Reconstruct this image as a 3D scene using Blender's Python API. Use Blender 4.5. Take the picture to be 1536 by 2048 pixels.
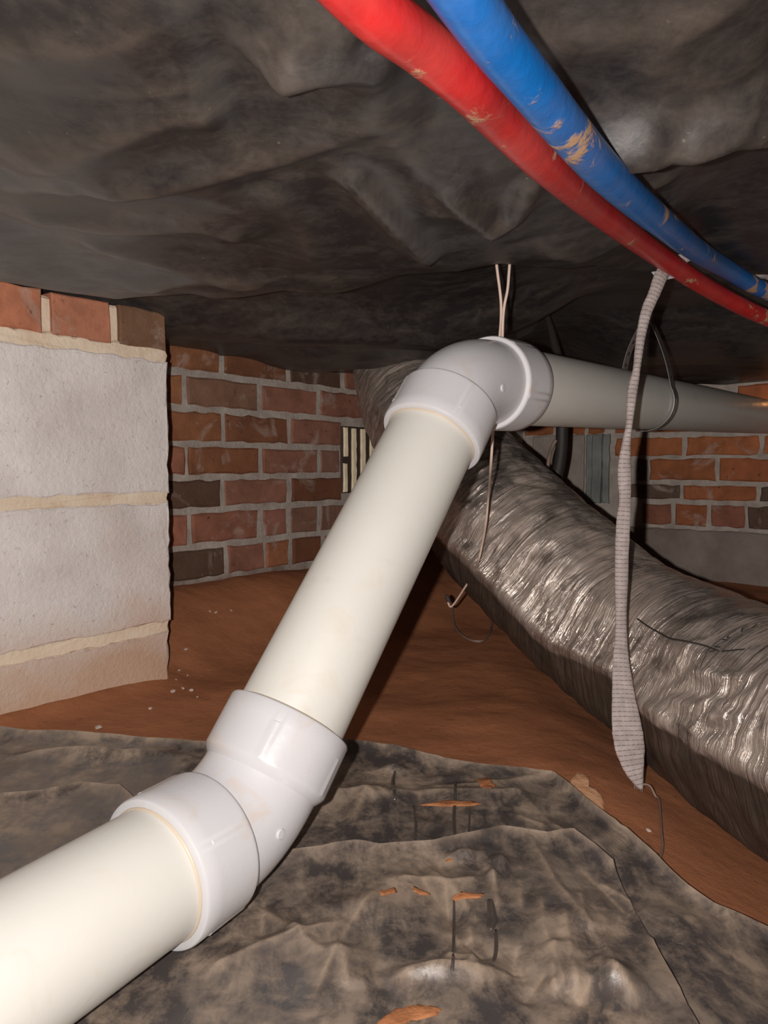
import bpy, math, random
import numpy as np
from mathutils import Vector

for o in list(bpy.data.objects):
    bpy.data.objects.remove(o, do_unlink=True)
SC = bpy.context.scene
COL = SC.collection
random.seed(7)

# ------------------------------------------------------------------ camera, world, light
F_PX = 1480.0
PITCH = math.atan(94 / 1480.0)
H = 0.42                                    # lens height above the lowest soil
cam_d = bpy.data.cameras.new('camera')
cam_d.sensor_fit = 'VERTICAL'; cam_d.sensor_height = 36.0
cam_d.lens = 36.0 * F_PX / 2048.0
cam_d.clip_start = 0.02
cam = bpy.data.objects.new('camera', cam_d); COL.objects.link(cam)
cam.location = (0, 0, H); cam.rotation_euler = (math.pi / 2 - PITCH, 0, 0)
SC.camera = cam

W = bpy.data.worlds.new('world'); SC.world = W; W.use_nodes = True
W.node_tree.nodes['Background'].inputs[0].default_value = (0.9, 0.75, 0.65, 1)
W.node_tree.nodes['Background'].inputs[1].default_value = 0.012

def point_light(name, loc, energy, color, radius, falloff='Linear'):
    l = bpy.data.lights.new(name, 'POINT'); l.energy = energy; l.color = color
    l.shadow_soft_size = radius; l.use_nodes = True
    nt = l.node_tree
    fo = nt.nodes.new('ShaderNodeLightFalloff'); fo.inputs['Strength'].default_value = 1.0
    nt.links.new(fo.outputs[falloff], nt.nodes['Emission'].inputs['Strength'])
    o = bpy.data.objects.new(name, l); COL.objects.link(o); o.location = loc
    return o
# the phone's own flash, a little to the left of its lens
point_light('phone_flash', (-0.032, -0.002, H + 0.002), 33.0, (1.0, 0.945, 0.91), 0.004)
# warm light coming in round the pipe where it leaves through the far wall
point_light('wall_opening_light', (1.088, 2.006, H + 0.20), 0.05, (1.0, 0.42, 0.12), 0.015, 'Quadratic')

VS = SC.view_settings
VS.view_transform = 'Standard'; VS.look = 'None'; VS.gamma = 1.0; VS.use_curve_mapping = False
VS.exposure = 0.0

# ------------------------------------------------------------------ measuring helpers
CF = np.array([0, math.cos(PITCH), -math.sin(PITCH)])
CU = np.array([0, math.sin(PITCH), math.cos(PITCH)])
CR = np.array([1.0, 0, 0])
CAM = np.array([0, 0, H])
def ray(px, py):
    v = (px - 768) / F_PX * CR - (py - 1024) / F_PX * CU + CF
    return v / np.linalg.norm(v)
def P(px, py, d):
    """world point seen at that picture position, at distance d in front (along +Y)"""
    r = ray(px, py)
    return CAM + r * d / r[1]
def hit_height(px, py, fn, s0=0.25, s1=3.2, dy=0.0):
    """first point on that line of sight below the height field fn(x, y)"""
    r = ray(px, py)
    s = np.linspace(s0, s1, 1500)
    q = CAM + s[:, None] * r
    d = q[:, 2] - fn(q[:, 0], q[:, 1])
    k = np.argmax(d < 0)
    if d[k] >= 0: return q[-1] + np.array([0, 0, dy])
    f = d[k - 1] / (d[k - 1] - d[k]) if k > 0 else 0.0
    p = q[k - 1] + (q[k] - q[k - 1]) * f if k > 0 else q[k]
    return p + np.array([0, 0, dy])
def hit_plane(px, py, p0, n):
    r = ray(px, py)
    return CAM + r * (((p0 - CAM) @ n) / (r @ n))
def hit_tube(px, py, pts, R):
    r = ray(px, py); s = np.linspace(0.2, 2.6, 4000)
    q = CAM + s[:, None] * r
    best = np.full(len(s), 9.0)
    for a, b in zip(pts[:-1], pts[1:]):
        ab = b - a; t = np.clip(((q - a) @ ab) / (ab @ ab), 0, 1)
        best = np.minimum(best, np.linalg.norm(q - a - t[:, None] * ab, axis=1))
    k = np.argmax(best < R)
    if best[k] >= R: k = int(np.argmin(best))
    return q[k]

def sstep(a, b, x):
    t = np.clip((x - a) / (b - a), 0, 1); return t * t * (3 - 2 * t)
def _hash(i, j, seed):
    n = (i.astype(np.int64) * 374761393 + j.astype(np.int64) * 668265263 + seed * 974711) & 0x7fffffff
    n = ((n ^ (n >> 13)) * 1274126177) & 0x7fffffff
    return ((n ^ (n >> 16)) & 0xffff) / 65535.0
def vnoise(x, y, seed=0):
    x = np.asarray(x, float); y = np.asarray(y, float)
    i = np.floor(x); j = np.floor(y); fx = x - i; fy = y - j
    fx = fx * fx * fx * (fx * (fx * 6 - 15) + 10); fy = fy * fy * fy * (fy * (fy * 6 - 15) + 10)
    a = _hash(i, j, seed); b = _hash(i + 1, j, seed); c = _hash(i, j + 1, seed); d = _hash(i + 1, j + 1, seed)
    return (a + (b - a) * fx) * (1 - fy) + (c + (d - c) * fx) * fy - 0.5
def fbm(x, y, seed=0, octv=4):
    r = 0; a = 1.0
    for k in range(octv):
        r = r + a * vnoise(x * 2 ** k, y * 2 ** k, seed + k * 17); a *= 0.5
    return r
def ridged(x, y, seed=0, octv=3):
    r = 0; a = 1.0
    for k in range(octv):
        r = r + a * (1 - 4 * np.abs(vnoise(x * 2 ** k, y * 2 ** k, seed + k * 31))); a *= 0.5
    return r

# ------------------------------------------------------------------ materials
def srgb(r, g, b):
    f = lambda c: (c / 255 / 12.92) if c / 255 <= 0.04045 else ((c / 255 + 0.055) / 1.055) ** 2.4
    return (f(r), f(g), f(b), 1)
class M:
    """small node-tree writer"""
    def __init__(s, name, rough=0.6, metal=0.0, spec=0.5):
        s.m = bpy.data.materials.new(name); s.m.use_nodes = True
        s.nt = s.m.node_tree; s.b = s.nt.nodes['Principled BSDF']
        s.b.inputs['Roughness'].default_value = rough; s.b.inputs['Metallic'].default_value = metal
        s.b.inputs['Specular IOR Level'].default_value = spec
        s.tc = s.nt.nodes.new('ShaderNodeTexCoord')
    def n(s, t, **kw):
        q = s.nt.nodes.new(t)
        for k, v in kw.items(): setattr(q, k, v)
        return q
    def l(s, a, b): s.nt.links.new(a, b)
    def coord(s, kind='Object', scale=(1, 1, 1), rot=(0, 0, 0), loc=(0, 0, 0)):
        mp = s.n('ShaderNodeMapping'); mp.inputs['Scale'].default_value = scale
        mp.inputs['Rotation'].default_value = rot; mp.inputs['Location'].default_value = loc
        s.l(s.tc.outputs[kind], mp.inputs['Vector']); return mp.outputs[0]
    def noise(s, vec, scale, detail=4, rough=0.55, dist=0.0):
        q = s.n('ShaderNodeTexNoise'); q.inputs['Scale'].default_value = scale
        q.inputs['Detail'].default_value = detail; q.inputs['Roughness'].default_value = rough
        q.inputs['Distortion'].default_value = dist; s.l(vec, q.inputs['Vector']); return q.outputs['Fac']
    def ramp(s, fac, stops):
        q = s.n('ShaderNodeValToRGB'); e = q.color_ramp.elements
        while len(e) < len(stops): e.new(0.5)
        for k, (p, c) in enumerate(stops):
            e[k].position = p; e[k].color = c if len(c) == 4 else (*c, 1)
        s.l(fac, q.inputs[0]); return q.outputs[0]
    def fac(s, f, lo, hi, v0=0.0, v1=1.0):
        q = s.n('ShaderNodeMapRange'); q.inputs[1].default_value = lo; q.inputs[2].default_value = hi
        q.inputs[3].default_value = v0; q.inputs[4].default_value = v1; s.l(f, q.inputs[0]); return q.outputs[0]
    def mix(s, f, a, b, mode='MIX'):
        q = s.n('ShaderNodeMix', data_type='RGBA', blend_type=mode)
        for sock, v in ((q.inputs[0], f), (q.inputs[6], a), (q.inputs[7], b)):
            if isinstance(v, (int, float, tuple)): sock.default_value = v
            else: s.l(v, sock)
        return q.outputs[2]
    def math(s, op, a, b):
        q = s.n('ShaderNodeMath', operation=op)
        for sock, v in ((q.inputs[0], a), (q.inputs[1], b)):
            if isinstance(v, (int, float)): sock.default_value = v
            else: s.l(v, sock)
        return q.outputs[0]
    def bump(s, h, strength, dist=0.01, prev=None):
        q = s.n('ShaderNodeBump'); q.inputs['Strength'].default_value = strength
        q.inputs['Distance'].default_value = dist; s.l(h, q.inputs['Height'])
        if prev is not None: s.l(prev, q.inputs['Normal'])
        s.l(q.outputs[0], s.b.inputs['Normal']); return q.outputs[0]
    def color(s, c):
        if isinstance(c, tuple): s.b.inputs['Base Color'].default_value = c
        else: s.l(c, s.b.inputs['Base Color'])
    def rough(s, r): s.l(r, s.b.inputs['Roughness'])

def mat_pvc(name, base, stain, sc=0.3, rough=0.32):
    m = M(name, rough); v = m.coord()
    a = m.fac(m.noise(v, 26, 5, 0.6, 0.6), 0.58, 0.75, 0, sc)
    b = m.fac(m.noise(v, 7, 3), 0.35, 0.7, 0, 0.35)
    c = m.mix(b, base, tuple(x * 0.86 for x in base[:3]) + (1,))
    m.color(m.mix(a, c, stain))
    m.rough(m.fac(m.noise(v, 40, 3), 0.3, 0.7, rough - 0.06, rough + 0.1))
    m.bump(m.noise(v, 180, 2), 0.04, 0.002)
    return m.m
MAT = {}
MAT['pipe'] = mat_pvc('cream_pvc', (0.66, 0.64, 0.585, 1), (0.55, 0.40, 0.25, 1), 0.22, 0.34)
MAT['fitting'] = mat_pvc('white_pvc', (0.60, 0.59, 0.60, 1), (0.60, 0.40, 0.26, 1), 0.4, 0.28)
MAT['bead'] = mat_pvc('tan_cement', (0.56, 0.47, 0.36, 1), (0.42, 0.31, 0.2, 1), 0.4, 0.4)

def mat_pex(name, base, dark, less):
    m = M(name, 0.38); v = m.coord()
    m1 = m.noise(v, 30, 6, 0.65, 0.5); m2 = m.noise(v, 9, 3)
    mask = m.fac(m.math('ADD', m1, m.math('MULTIPLY', m2, 0.7)), 0.95 + less, 1.02 + less)
    c = m.mix(m.fac(m.noise(v, 60, 4), 0.35, 0.75, 0, 0.45), base, dark)
    film = m.mix(m.fac(m.noise(v, 18, 5), 0.40, 0.85, 0.0, 0.22), c, (0.33, 0.22, 0.17, 1))
    m.color(m.mix(mask, film, (0.45, 0.27, 0.15, 1)))
    m.rough(m.fac(mask, 0, 1, 0.36, 0.9))
    m.bump(m.math('ADD', mask, m.noise(v, 120, 3)), 0.25, 0.002)
    return m.m
MAT['red'] = mat_pex('red_tubing', (0.50, 0.018, 0.018, 1), (0.27, 0.012, 0.012, 1), 0.045)
MAT['blue'] = mat_pex('blue_tubing', (0.005, 0.135, 0.44, 1), (0.006, 0.08, 0.29, 1), -0.01)

def mat_brick():
    m = M('fired_brick', 0.9, spec=0.2); v = m.coord()
    oi = m.n('ShaderNodeObjectInfo')
    n1 = m.noise(v, 22, 5, 0.6); n2 = m.noise(v, 70, 4, 0.7); n3 = m.noise(v, 11, 6, 0.65, 0.8)
    c = m.mix(m.fac(n1, 0.3, 0.75, 0.0, 0.55), oi.outputs['Color'], (0.055, 0.022, 0.012, 1))
    c = m.mix(m.fac(n2, 0.63, 0.72, 0, 0.8), c, (0.02, 0.012, 0.01, 1))
    smear = m.math('MULTIPLY', m.fac(n3, 0.56, 0.70), 0.65)
    c = m.mix(smear, c, (0.40, 0.33, 0.28, 1))
    m.color(c); m.bump(m.noise(v, 160, 6, 0.7), 0.5, 0.003)
    return m.m
MAT['brick'] = mat_brick()
def mat_mortar():
    m = M('grey_mortar', 0.95, spec=0.15); v = m.coord()
    c = m.ramp(m.noise(v, 25, 8, 0.65), [(0.3, (0.30, 0.25, 0.215)), (0.7, (0.50, 0.44, 0.385))])
    sep = m.n('ShaderNodeSeparateXYZ'); m.l(m.tc.outputs['Object'], sep.inputs[0])
    mud = m.math('ADD', sep.outputs[2], m.math('MULTIPLY', m.noise(v, 12, 5), -0.16))
    c = m.mix(m.fac(mud, 0.07, 0.13, 0.9, 0), c, (0.10, 0.04, 0.022, 1))   # splashed with red clay near the soil
    m.color(c); m.bump(m.noise(v, 90, 8, 0.75), 0.8, 0.006)
    return m.m
MAT['mortar'] = mat_mortar()
def mat_block():
    m = M('concrete_block_face', 0.95, spec=0.15); v = m.coord()
    c = m.ramp(m.noise(v, 9, 6, 0.6), [(0.3, (0.60, 0.54, 0.505)), (0.7, (0.78, 0.725, 0.69))])
    c = m.mix(m.fac(m.noise(v, 150, 5, 0.7), 0.60, 0.70, 0, 0.55), c, (0.22, 0.18, 0.16, 1))
    c = m.mix(m.fac(m.noise(v, 5, 4), 0.55, 0.75, 0, 0.35), c, (0.55, 0.33, 0.25, 1))
    sep = m.n('ShaderNodeSeparateXYZ'); m.l(m.tc.outputs['Object'], sep.inputs[0])
    mud = m.math('ADD', sep.outputs[2], m.math('MULTIPLY', m.noise(v, 9, 6, 0.6), -0.22))
    c = m.mix(m.fac(mud, 0.0, 0.12, 0.8, 0), c, (0.46, 0.27, 0.155, 1))
    m.color(c); m.bump(m.noise(v, 130, 6, 0.7), 0.7, 0.004)
    return m.m
MAT['block'] = mat_block()
def mat_joint():
    m = M('tan_mortar_joint', 0.95, spec=0.15); v = m.coord()
    c = m.ramp(m.noise(v, 14, 7, 0.6), [(0.3, (0.62, 0.47, 0.34)), (0.7, (0.76, 0.64, 0.50))])
    c = m.mix(m.fac(m.noise(v, 30, 5), 0.55, 0.7, 0, 0.5), c, (0.48, 0.30, 0.19, 1))
    m.color(c); m.bump(m.noise(v, 110, 6, 0.7), 0.6, 0.004); return m.m
MAT['joint'] = mat_joint()
def mat_concrete(name, a, b):
    m = M(name, 0.95, spec=0.15); v = m.coord()
    m.color(m.ramp(m.noise(v, 10, 8, 0.65), [(0.3, a), (0.7, b)])); m.bump(m.noise(v, 80, 7, 0.7), 0.5, 0.005); return m.m
MAT['footing'] = mat_concrete('footing_concrete', (0.15, 0.115, 0.095), (0.25, 0.205, 0.175))
MAT['wallblock'] = mat_concrete('dusty_block', (0.22, 0.18, 0.155), (0.34, 0.285, 0.25))
MAT['post'] = mat_concrete('weathered_post', (0.15, 0.155, 0.15), (0.27, 0.275, 0.255))
def mat_clay():
    m = M('red_clay', 0.85, spec=0.25); v = m.coord()
    c = m.ramp(m.noise(v, 6, 8, 0.6), [(0.3, (0.27, 0.100, 0.043)), (0.7, (0.41, 0.160, 0.072))])
    c = m.mix(m.fac(m.noise(v, 60, 5), 0.62, 0.75, 0, 0.5), c, (0.15, 0.055, 0.025, 1))
    c = m.mix(m.fac(m.noise(v, 24, 5), 0.66, 0.74, 0, 0.25), c, (0.38, 0.2, 0.11, 1))
    m.color(c); m.bump(m.noise(v, 45, 9, 0.7), 0.5, 0.006)
    return m.m
MAT['clay'] = mat_clay()
def mat_flake():
    m = M('dry_clay', 0.95, spec=0.1); v = m.coord()
    m.color(m.ramp(m.noise(v, 50, 6), [(0.3, (0.55, 0.27, 0.14)), (0.7, (0.72, 0.42, 0.25))]))
    m.bump(m.noise(v, 150, 6), 0.6, 0.003); return m.m
MAT['flake'] = mat_flake()
def mat_smear():
    m = M('orange_mud', 0.8, spec=0.3); v = m.coord()
    m.color(m.ramp(m.noise(v, 60, 6), [(0.3, (0.20, 0.07, 0.025)), (0.7, (0.42, 0.17, 0.07))]))
    m.bump(m.noise(v, 150, 6), 0.6, 0.003); return m.m
MAT['smear'] = mat_smear()

def mat_film(name, film, dust, dust2, lo, hi, amount, rough, stretch=(1, 1, 1), bump=0.25, fine=5.5):
    """black polythene: film colour, dust clouds, dirt gathered along the creases (mesh attribute 'crease')"""
    m = M(name, rough, spec=0.8); v = m.coord('Object', stretch); w = m.coord('Object')
    n1 = m.noise(v, fine, 10, 0.66, 0.9); n2 = m.noise(w, 48, 8, 0.72, 0.3); n3 = m.noise(w, 210, 3, 0.6)
    at = m.n('ShaderNodeAttribute'); at.attribute_name = 'crease'
    msk = m.fac(m.math('ADD', n1, m.math('MULTIPLY', m.math('SUBTRACT', n2, 0.5), 0.85)), lo, hi, 0.06, amount)
    d = m.mix(m.fac(m.noise(w, 14, 5), 0.35, 0.7), dust, dust2)
    c = m.mix(msk, film, d)
    cr = m.math('MULTIPLY', at.outputs['Fac'], m.fac(m.noise(w, 26, 5, 0.65), 0.36, 0.56, 0.1, 1.0))
    c = m.mix(m.math('MULTIPLY', cr, 0.75), c, dust)
    c = m.mix(m.fac(n3, 0.70, 0.78, 0, 0.35), c, (0.30, 0.25, 0.21, 1))
    m.color(c); m.rough(m.fac(msk, 0, 1, rough, 0.75))
    h = m.noise(v, 16, 5, 0.5, 1.2)
    b = m.bump(h, bump, 0.02)
    m.bump(n2, 0.10, 0.003, b)
    return m.m
MAT['ceil_film'] = mat_film('black_sheeting_overhead', (0.016, 0.0148, 0.0160, 1), (0.118, 0.090, 0.069, 1), (0.084, 0.074, 0.070, 1),
                            0.40, 0.84, 0.70, 0.33, (1, 2.2, 1), 0.04)
MAT['floor_film'] = mat_film('muddy_black_sheeting', (0.042, 0.037, 0.038, 1), (0.38, 0.28, 0.20, 1), (0.165, 0.128, 0.10, 1),
                             0.40, 0.66, 0.78, 0.18, (1.8, 1, 1), 0.06, 9.0)
def mat_foil():
    m = M('dusty_foil', 0.3, 0.8, 0.6); v = m.coord('UV', (1, 1, 1))
    # UV: u metres along the duct, v metres round it
    st = m.coord('UV', (30, 3.2, 1), (0, 0, 0.10)); st2 = m.coord('UV', (110, 7, 1), (0, 0, -0.06)); ob = m.coord('Object')
    h1 = m.noise(st, 1.6, 6, 0.6, 1.4); h2 = m.noise(st2, 1.0, 4, 0.6, 0.8)
    dirt = m.fac(m.math('ADD', m.noise(ob, 9, 7, 0.62, 0.6), m.math('MULTIPLY', m.noise(ob, 45, 5), 0.35)), 0.56, 0.90)
    at = m.n('ShaderNodeAttribute'); at.attribute_name = 'mud'  # mask that darkens the lower side of the jacket
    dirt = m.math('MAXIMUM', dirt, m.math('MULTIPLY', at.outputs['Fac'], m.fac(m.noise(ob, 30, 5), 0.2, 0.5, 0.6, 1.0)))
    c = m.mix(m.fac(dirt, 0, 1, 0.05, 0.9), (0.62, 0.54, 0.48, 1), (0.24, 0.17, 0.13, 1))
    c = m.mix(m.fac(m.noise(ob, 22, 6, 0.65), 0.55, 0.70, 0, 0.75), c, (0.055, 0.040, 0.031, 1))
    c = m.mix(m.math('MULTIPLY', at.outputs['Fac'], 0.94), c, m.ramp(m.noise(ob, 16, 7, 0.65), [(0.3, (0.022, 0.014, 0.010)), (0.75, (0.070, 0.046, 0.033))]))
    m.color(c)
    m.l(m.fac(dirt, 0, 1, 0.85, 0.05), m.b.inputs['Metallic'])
    m.rough(m.fac(dirt, 0, 1, 0.13, 0.55))
    b = m.bump(h1, 0.6, 0.014); m.bump(h2, 0.40, 0.005, b)
    return m.m
MAT['foil'] = mat_foil()
def mat_plain(name, c, rough=0.6, metal=0.0, bump=0.0):
    m = M(name, rough, metal); v = m.coord()
    m.color(m.mix(m.fac(m.noise(v, 60, 4), 0.3, 0.75, 0, 0.5), c, tuple(x * 0.55 for x in c[:3]) + (1,)))
    if bump: m.bump(m.noise(v, 150, 4), bump, 0.002)
    return m.m
MAT['cream'] = mat_plain('cream_slat', (0.95, 0.80, 0.55, 1), 0.7, 0, 0.4)
MAT['rust'] = mat_plain('dark_vent_body', (0.045, 0.026, 0.020, 1), 0.8)
MAT['steel'] = mat_plain('dull_steel', (0.30, 0.28, 0.27, 1), 0.38, 0.8)
MAT['wire_white'] = mat_plain('dirty_white_wire', (0.62, 0.46, 0.38, 1), 0.5)
MAT['wire_brown'] = mat_plain('dirty_brown_wire', (0.22, 0.145, 0.11, 1), 0.6)
MAT['hose'] = mat_plain('dusty_black_hose', (0.028, 0.022, 0.019, 1), 0.6)
MAT['ink'] = mat_plain('black_ink', (0.03, 0.026, 0.024, 1), 0.7)
MAT['crumb'] = mat_plain('pale_mortar_crumb', (0.58, 0.46, 0.39, 1), 0.9, 0, 0.5)
MAT['wet'] = mat_plain('wet_dark_run', (0.07, 0.055, 0.048, 1), 0.08)
MAT['beam'] = mat_plain('old_timber', (0.10, 0.065, 0.04, 1), 0.9)
MAT['leaf'] = mat_plain('dry_leaf', (0.42, 0.29, 0.19, 1), 0.8)
MAT['white_film'] = mat_plain('torn_white_film', (0.55, 0.54, 0.55, 1), 0.3)
def mat_web():
    m = M('woven_webbing', 0.85, spec=0.2); uv = m.coord('UV')
    sep = m.n('ShaderNodeSeparateXYZ'); m.l(uv, sep.inputs[0])
    nz = m.noise(m.coord('UV', (60, 60, 1)), 1.5, 3)
    row = m.math('FRACT', m.math('ADD', m.math('DIVIDE', sep.outputs[0], 0.0050), m.math('MULTIPLY', nz, 0.35)), 0)
    col = m.math('FRACT', m.math('ADD', m.math('DIVIDE', sep.outputs[1], 0.0052), m.math('MULTIPLY', nz, 0.5)), 0)
    line = m.math('MULTIPLY', m.fac(row, 0.80, 0.84), m.fac(col, 0.12, 0.2))
    c = m.mix(m.fac(nz, 0.3, 0.7), (0.43, 0.365, 0.345, 1), (0.30, 0.25, 0.235, 1))
    m.color(m.mix(m.math('MULTIPLY', line, 0.62), c, (0.05, 0.035, 0.03, 1)))
    m.bump(m.math('ADD', row, col), 0.3, 0.001); return m.m
MAT['web'] = mat_web()

# ------------------------------------------------------------------ object helpers
def link(name, me, mat=None, parent=None, smooth=True):
    if mat is not None: me.materials.append(mat if not isinstance(mat, str) else MAT[mat])
    if smooth: me.shade_smooth()
    o = bpy.data.objects.new(name, me); COL.objects.link(o)
    if parent is not None: o.parent = parent
    return o
def mesh(name, V, Fc, mat=None, parent=None, smooth=True, uv=None, attr=None):
    me = bpy.data.meshes.new(name)
    V = np.asarray(V, float)
    me.from_pydata(V.tolist(), [], [list(map(int, f)) for f in Fc]); me.update()
    if uv is not None:
        lay = me.uv_layers.new(name='UVMap')
        idx = np.zeros(len(me.loops), dtype=np.int64); me.loops.foreach_get('vertex_index', idx)
        lay.data.foreach_set('uv', np.asarray(uv, np.float32)[idx].ravel())
    for an, av in (attr or {}).items():
        me.attributes.new(an, 'FLOAT', 'POINT').data.foreach_set('value', np.asarray(av, np.float32).ravel())
    return link(name, me, mat, parent, smooth)
def grid_faces(n, m, wrap=False):
    i = np.arange(n - 1)[:, None]; j = np.arange(m if wrap else m - 1)[None, :]
    j2 = (j + 1) % m
    return np.stack([i * m + j, i * m + j2, (i + 1) * m + j2, (i + 1) * m + j], -1).reshape(-1, 4)
def tag(o, label=None, cat=None, group=None, kind=None):
    if label: o['label'] = label
    if cat: o['category'] = cat
    if group: o['group'] = group
    if kind: o['kind'] = kind
    return o
def empty(name, loc=(0, 0, 0)):
    o = bpy.data.objects.new(name, None); COL.objects.link(o); o.location = loc
    o.empty_display_size = 0.05
    return o
def adopt(child, parent):
    """parent without moving the child"""
    child.parent = parent
    child.matrix_parent_inverse = parent.matrix_basis.inverted()
    return child
def catmull(pts, per=12):
    pts = [np.asarray(p, float) for p in pts]
    p = [2 * pts[0] - pts[1]] + pts + [2 * pts[-1] - pts[-2]]
    out = []
    for k in range(1, len(p) - 2):
        for t in np.linspace(0, 1, per, endpoint=False):
            a, b, c, d = p[k - 1], p[k], p[k + 1], p[k + 2]
            out.append(0.5 * (2 * b + (c - a) * t + (2 * a - 5 * b + 4 * c - d) * t * t + (3 * b - a - 3 * c + d) * t ** 3))
    out.append(pts[-1]); return np.array(out)
def frames(path, up=(0, 0, 1)):
    T = np.gradient(path, axis=0); T /= np.linalg.norm(T, axis=1)[:, None]
    N = np.zeros_like(T); u = np.array(up, float)
    n = u - T[0] * (u @ T[0])
    if np.linalg.norm(n) < 1e-3: n = np.array([1.0, 0, 0]) - T[0] * T[0][0]
    N[0] = n / np.linalg.norm(n)
    for k in range(1, len(T)):
        n = N[k - 1] - T[k] * (N[k - 1] @ T[k]); N[k] = n / np.linalg.norm(n)
    return T, N, np.cross(T, N)
def tube_data(path, rad, seg=16, cap=True):
    path = np.asarray(path, float); rad = np.broadcast_to(np.asarray(rad, float), (len(path),))
    T, N, B = frames(path)
    a = np.linspace(0, 2 * math.pi, seg, endpoint=False)
    V = path[:, None] + rad[:, None, None] * (np.cos(a)[None, :, None] * N[:, None] + np.sin(a)[None, :, None] * B[:, None])
    V = V.reshape(-1, 3); Fc = [tuple(f) for f in grid_faces(len(path), seg, True)]
    if cap:
        Fc.append(tuple(range(seg - 1, -1, -1))); n = (len(path) - 1) * seg; Fc.append(tuple(range(n, n + seg)))
    return V, Fc
def tube(name, path, rad, mat, parent=None, seg=16):
    V, Fc = tube_data(path, rad, seg); return mesh(name, V, Fc, mat, parent)

# ------------------------------------------------------------------ the walls
HD = math.radians(38.0)
WU = np.array([math.sin(HD), math.cos(HD), 0])            # along the left wall, away from the lens
WN = np.array([math.cos(HD), -math.sin(HD), 0])           # left wall's face normal, into the space
WL0 = P(343, 930, 1.405)
WR0 = P(1400, 930, 2.17)                                  # a point on the far right wall; its normal is -WU
RN = -WU
RU = WN                                                   # along the right wall, to the right
S_CORNER = float((WR0 - WL0) @ WU)
def dl(x, y): return (x - WL0[0]) * WN[0] + (y - WL0[1]) * WN[1]          # distance from left wall
def tl(x, y): return (x - WL0[0]) * WU[0] + (y - WL0[1]) * WU[1]          # position along it
def box_uvw(o, u, v, w, a, b, c):
    """8 corners: ranges a, b, c along unit vectors u, v, w"""
    V = [o + u * a[i] + v * b[j] + w * c[k] for k in (0, 1) for j in (0, 1) for i in (0, 1)]
    Fc = [(0, 2, 3, 1), (4, 5, 7, 6), (0, 1, 5, 4), (2, 6, 7, 3), (0, 4, 6, 2), (1, 3, 7, 5)]
    return np.array(V), Fc
ZU = np.array([0, 0, 1.0])
def fix_normals(o):
    import bmesh
    bm = bmesh.new(); bm.from_mesh(o.data); bmesh.ops.recalc_face_normals(bm, faces=bm.faces); bm.to_mesh(o.data); bm.free()
def rough_box(name, o, u, w, n, a, c, depth, proud, mat, parent, jit=0.002, seed=0, smooth=False, bev=0.004, step=0.022):
    """masonry piece lying in a wall plane (origin o, along u and up w, facing n): irregular outline,
    worn arrises, front face proud of the plane, back buried"""
    rnd = random.Random(seed)
    L = a[1] - a[0]; Hh = c[1] - c[0]
    nu = max(3, int(L / step)); nw = max(2, int(Hh / step))
    out = []
    for k in range(nu): out.append((a[0] + L * k / nu, c[0]))
    for k in range(nw): out.append((a[1], c[0] + Hh * k / nw))
    for k in range(nu): out.append((a[1] - L * k / nu, c[1]))
    for k in range(nw): out.append((a[0], c[1] - Hh * k / nw))
    pts = [(x + rnd.uniform(-jit, jit), z + rnd.uniform(-jit, jit)) for x, z in out]
    cx = (a[0] + a[1]) / 2; cz = (c[0] + c[1]) / 2
    m = len(pts); V = []
    for x, z in pts: V.append(o + u * x + w * z - n * depth)
    for x, z in pts: V.append(o + u * x + w * z + n * (proud - bev * rnd.uniform(0.5, 1.2)))
    for x, z in pts:
        x2 = cx + (x - cx) * (1 - bev * 2 / L); z2 = cz + (z - cz) * (1 - bev * 2 / Hh)
        V.append(o + u * x2 + w * z2 + n * (proud + rnd.uniform(-0.0006, 0.0006)))
    Fc = []
    for r in (0, 1):
        for k in range(m):
            k2 = (k + 1) % m
            Fc.append((r * m + k, r * m + k2, (r + 1) * m + k2, (r + 1) * m + k))
    Fc.append(tuple(range(2 * m, 3 * m)))
    ob = mesh(name, V, Fc, mat, parent, smooth)
    fix_normals(ob)
    return ob

wl, wlf = box_uvw(WL0, WU, WN, ZU, (-1.7, S_CORNER + 0.12), (-0.10, 0.0), (-H - 0.02, 0.36))
wall_left = mesh('wall_left', wl, wlf, 'mortar', smooth=False); fix_normals(wall_left)
tag(wall_left, 'red brick foundation wall with grey mortar beside the block pier', 'wall', kind='structure')
wr, wrf = box_uvw(WR0, RU, RN, ZU, (-0.85, 1.0), (-0.10, 0.0), (-H - 0.02, 0.36))
wall_right = mesh('wall_right', wr, wrf, 'mortar', smooth=False); fix_normals(wall_right)
tag(wall_right, 'orange brick foundation wall behind the foil duct', 'wall', kind='structure')

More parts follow.
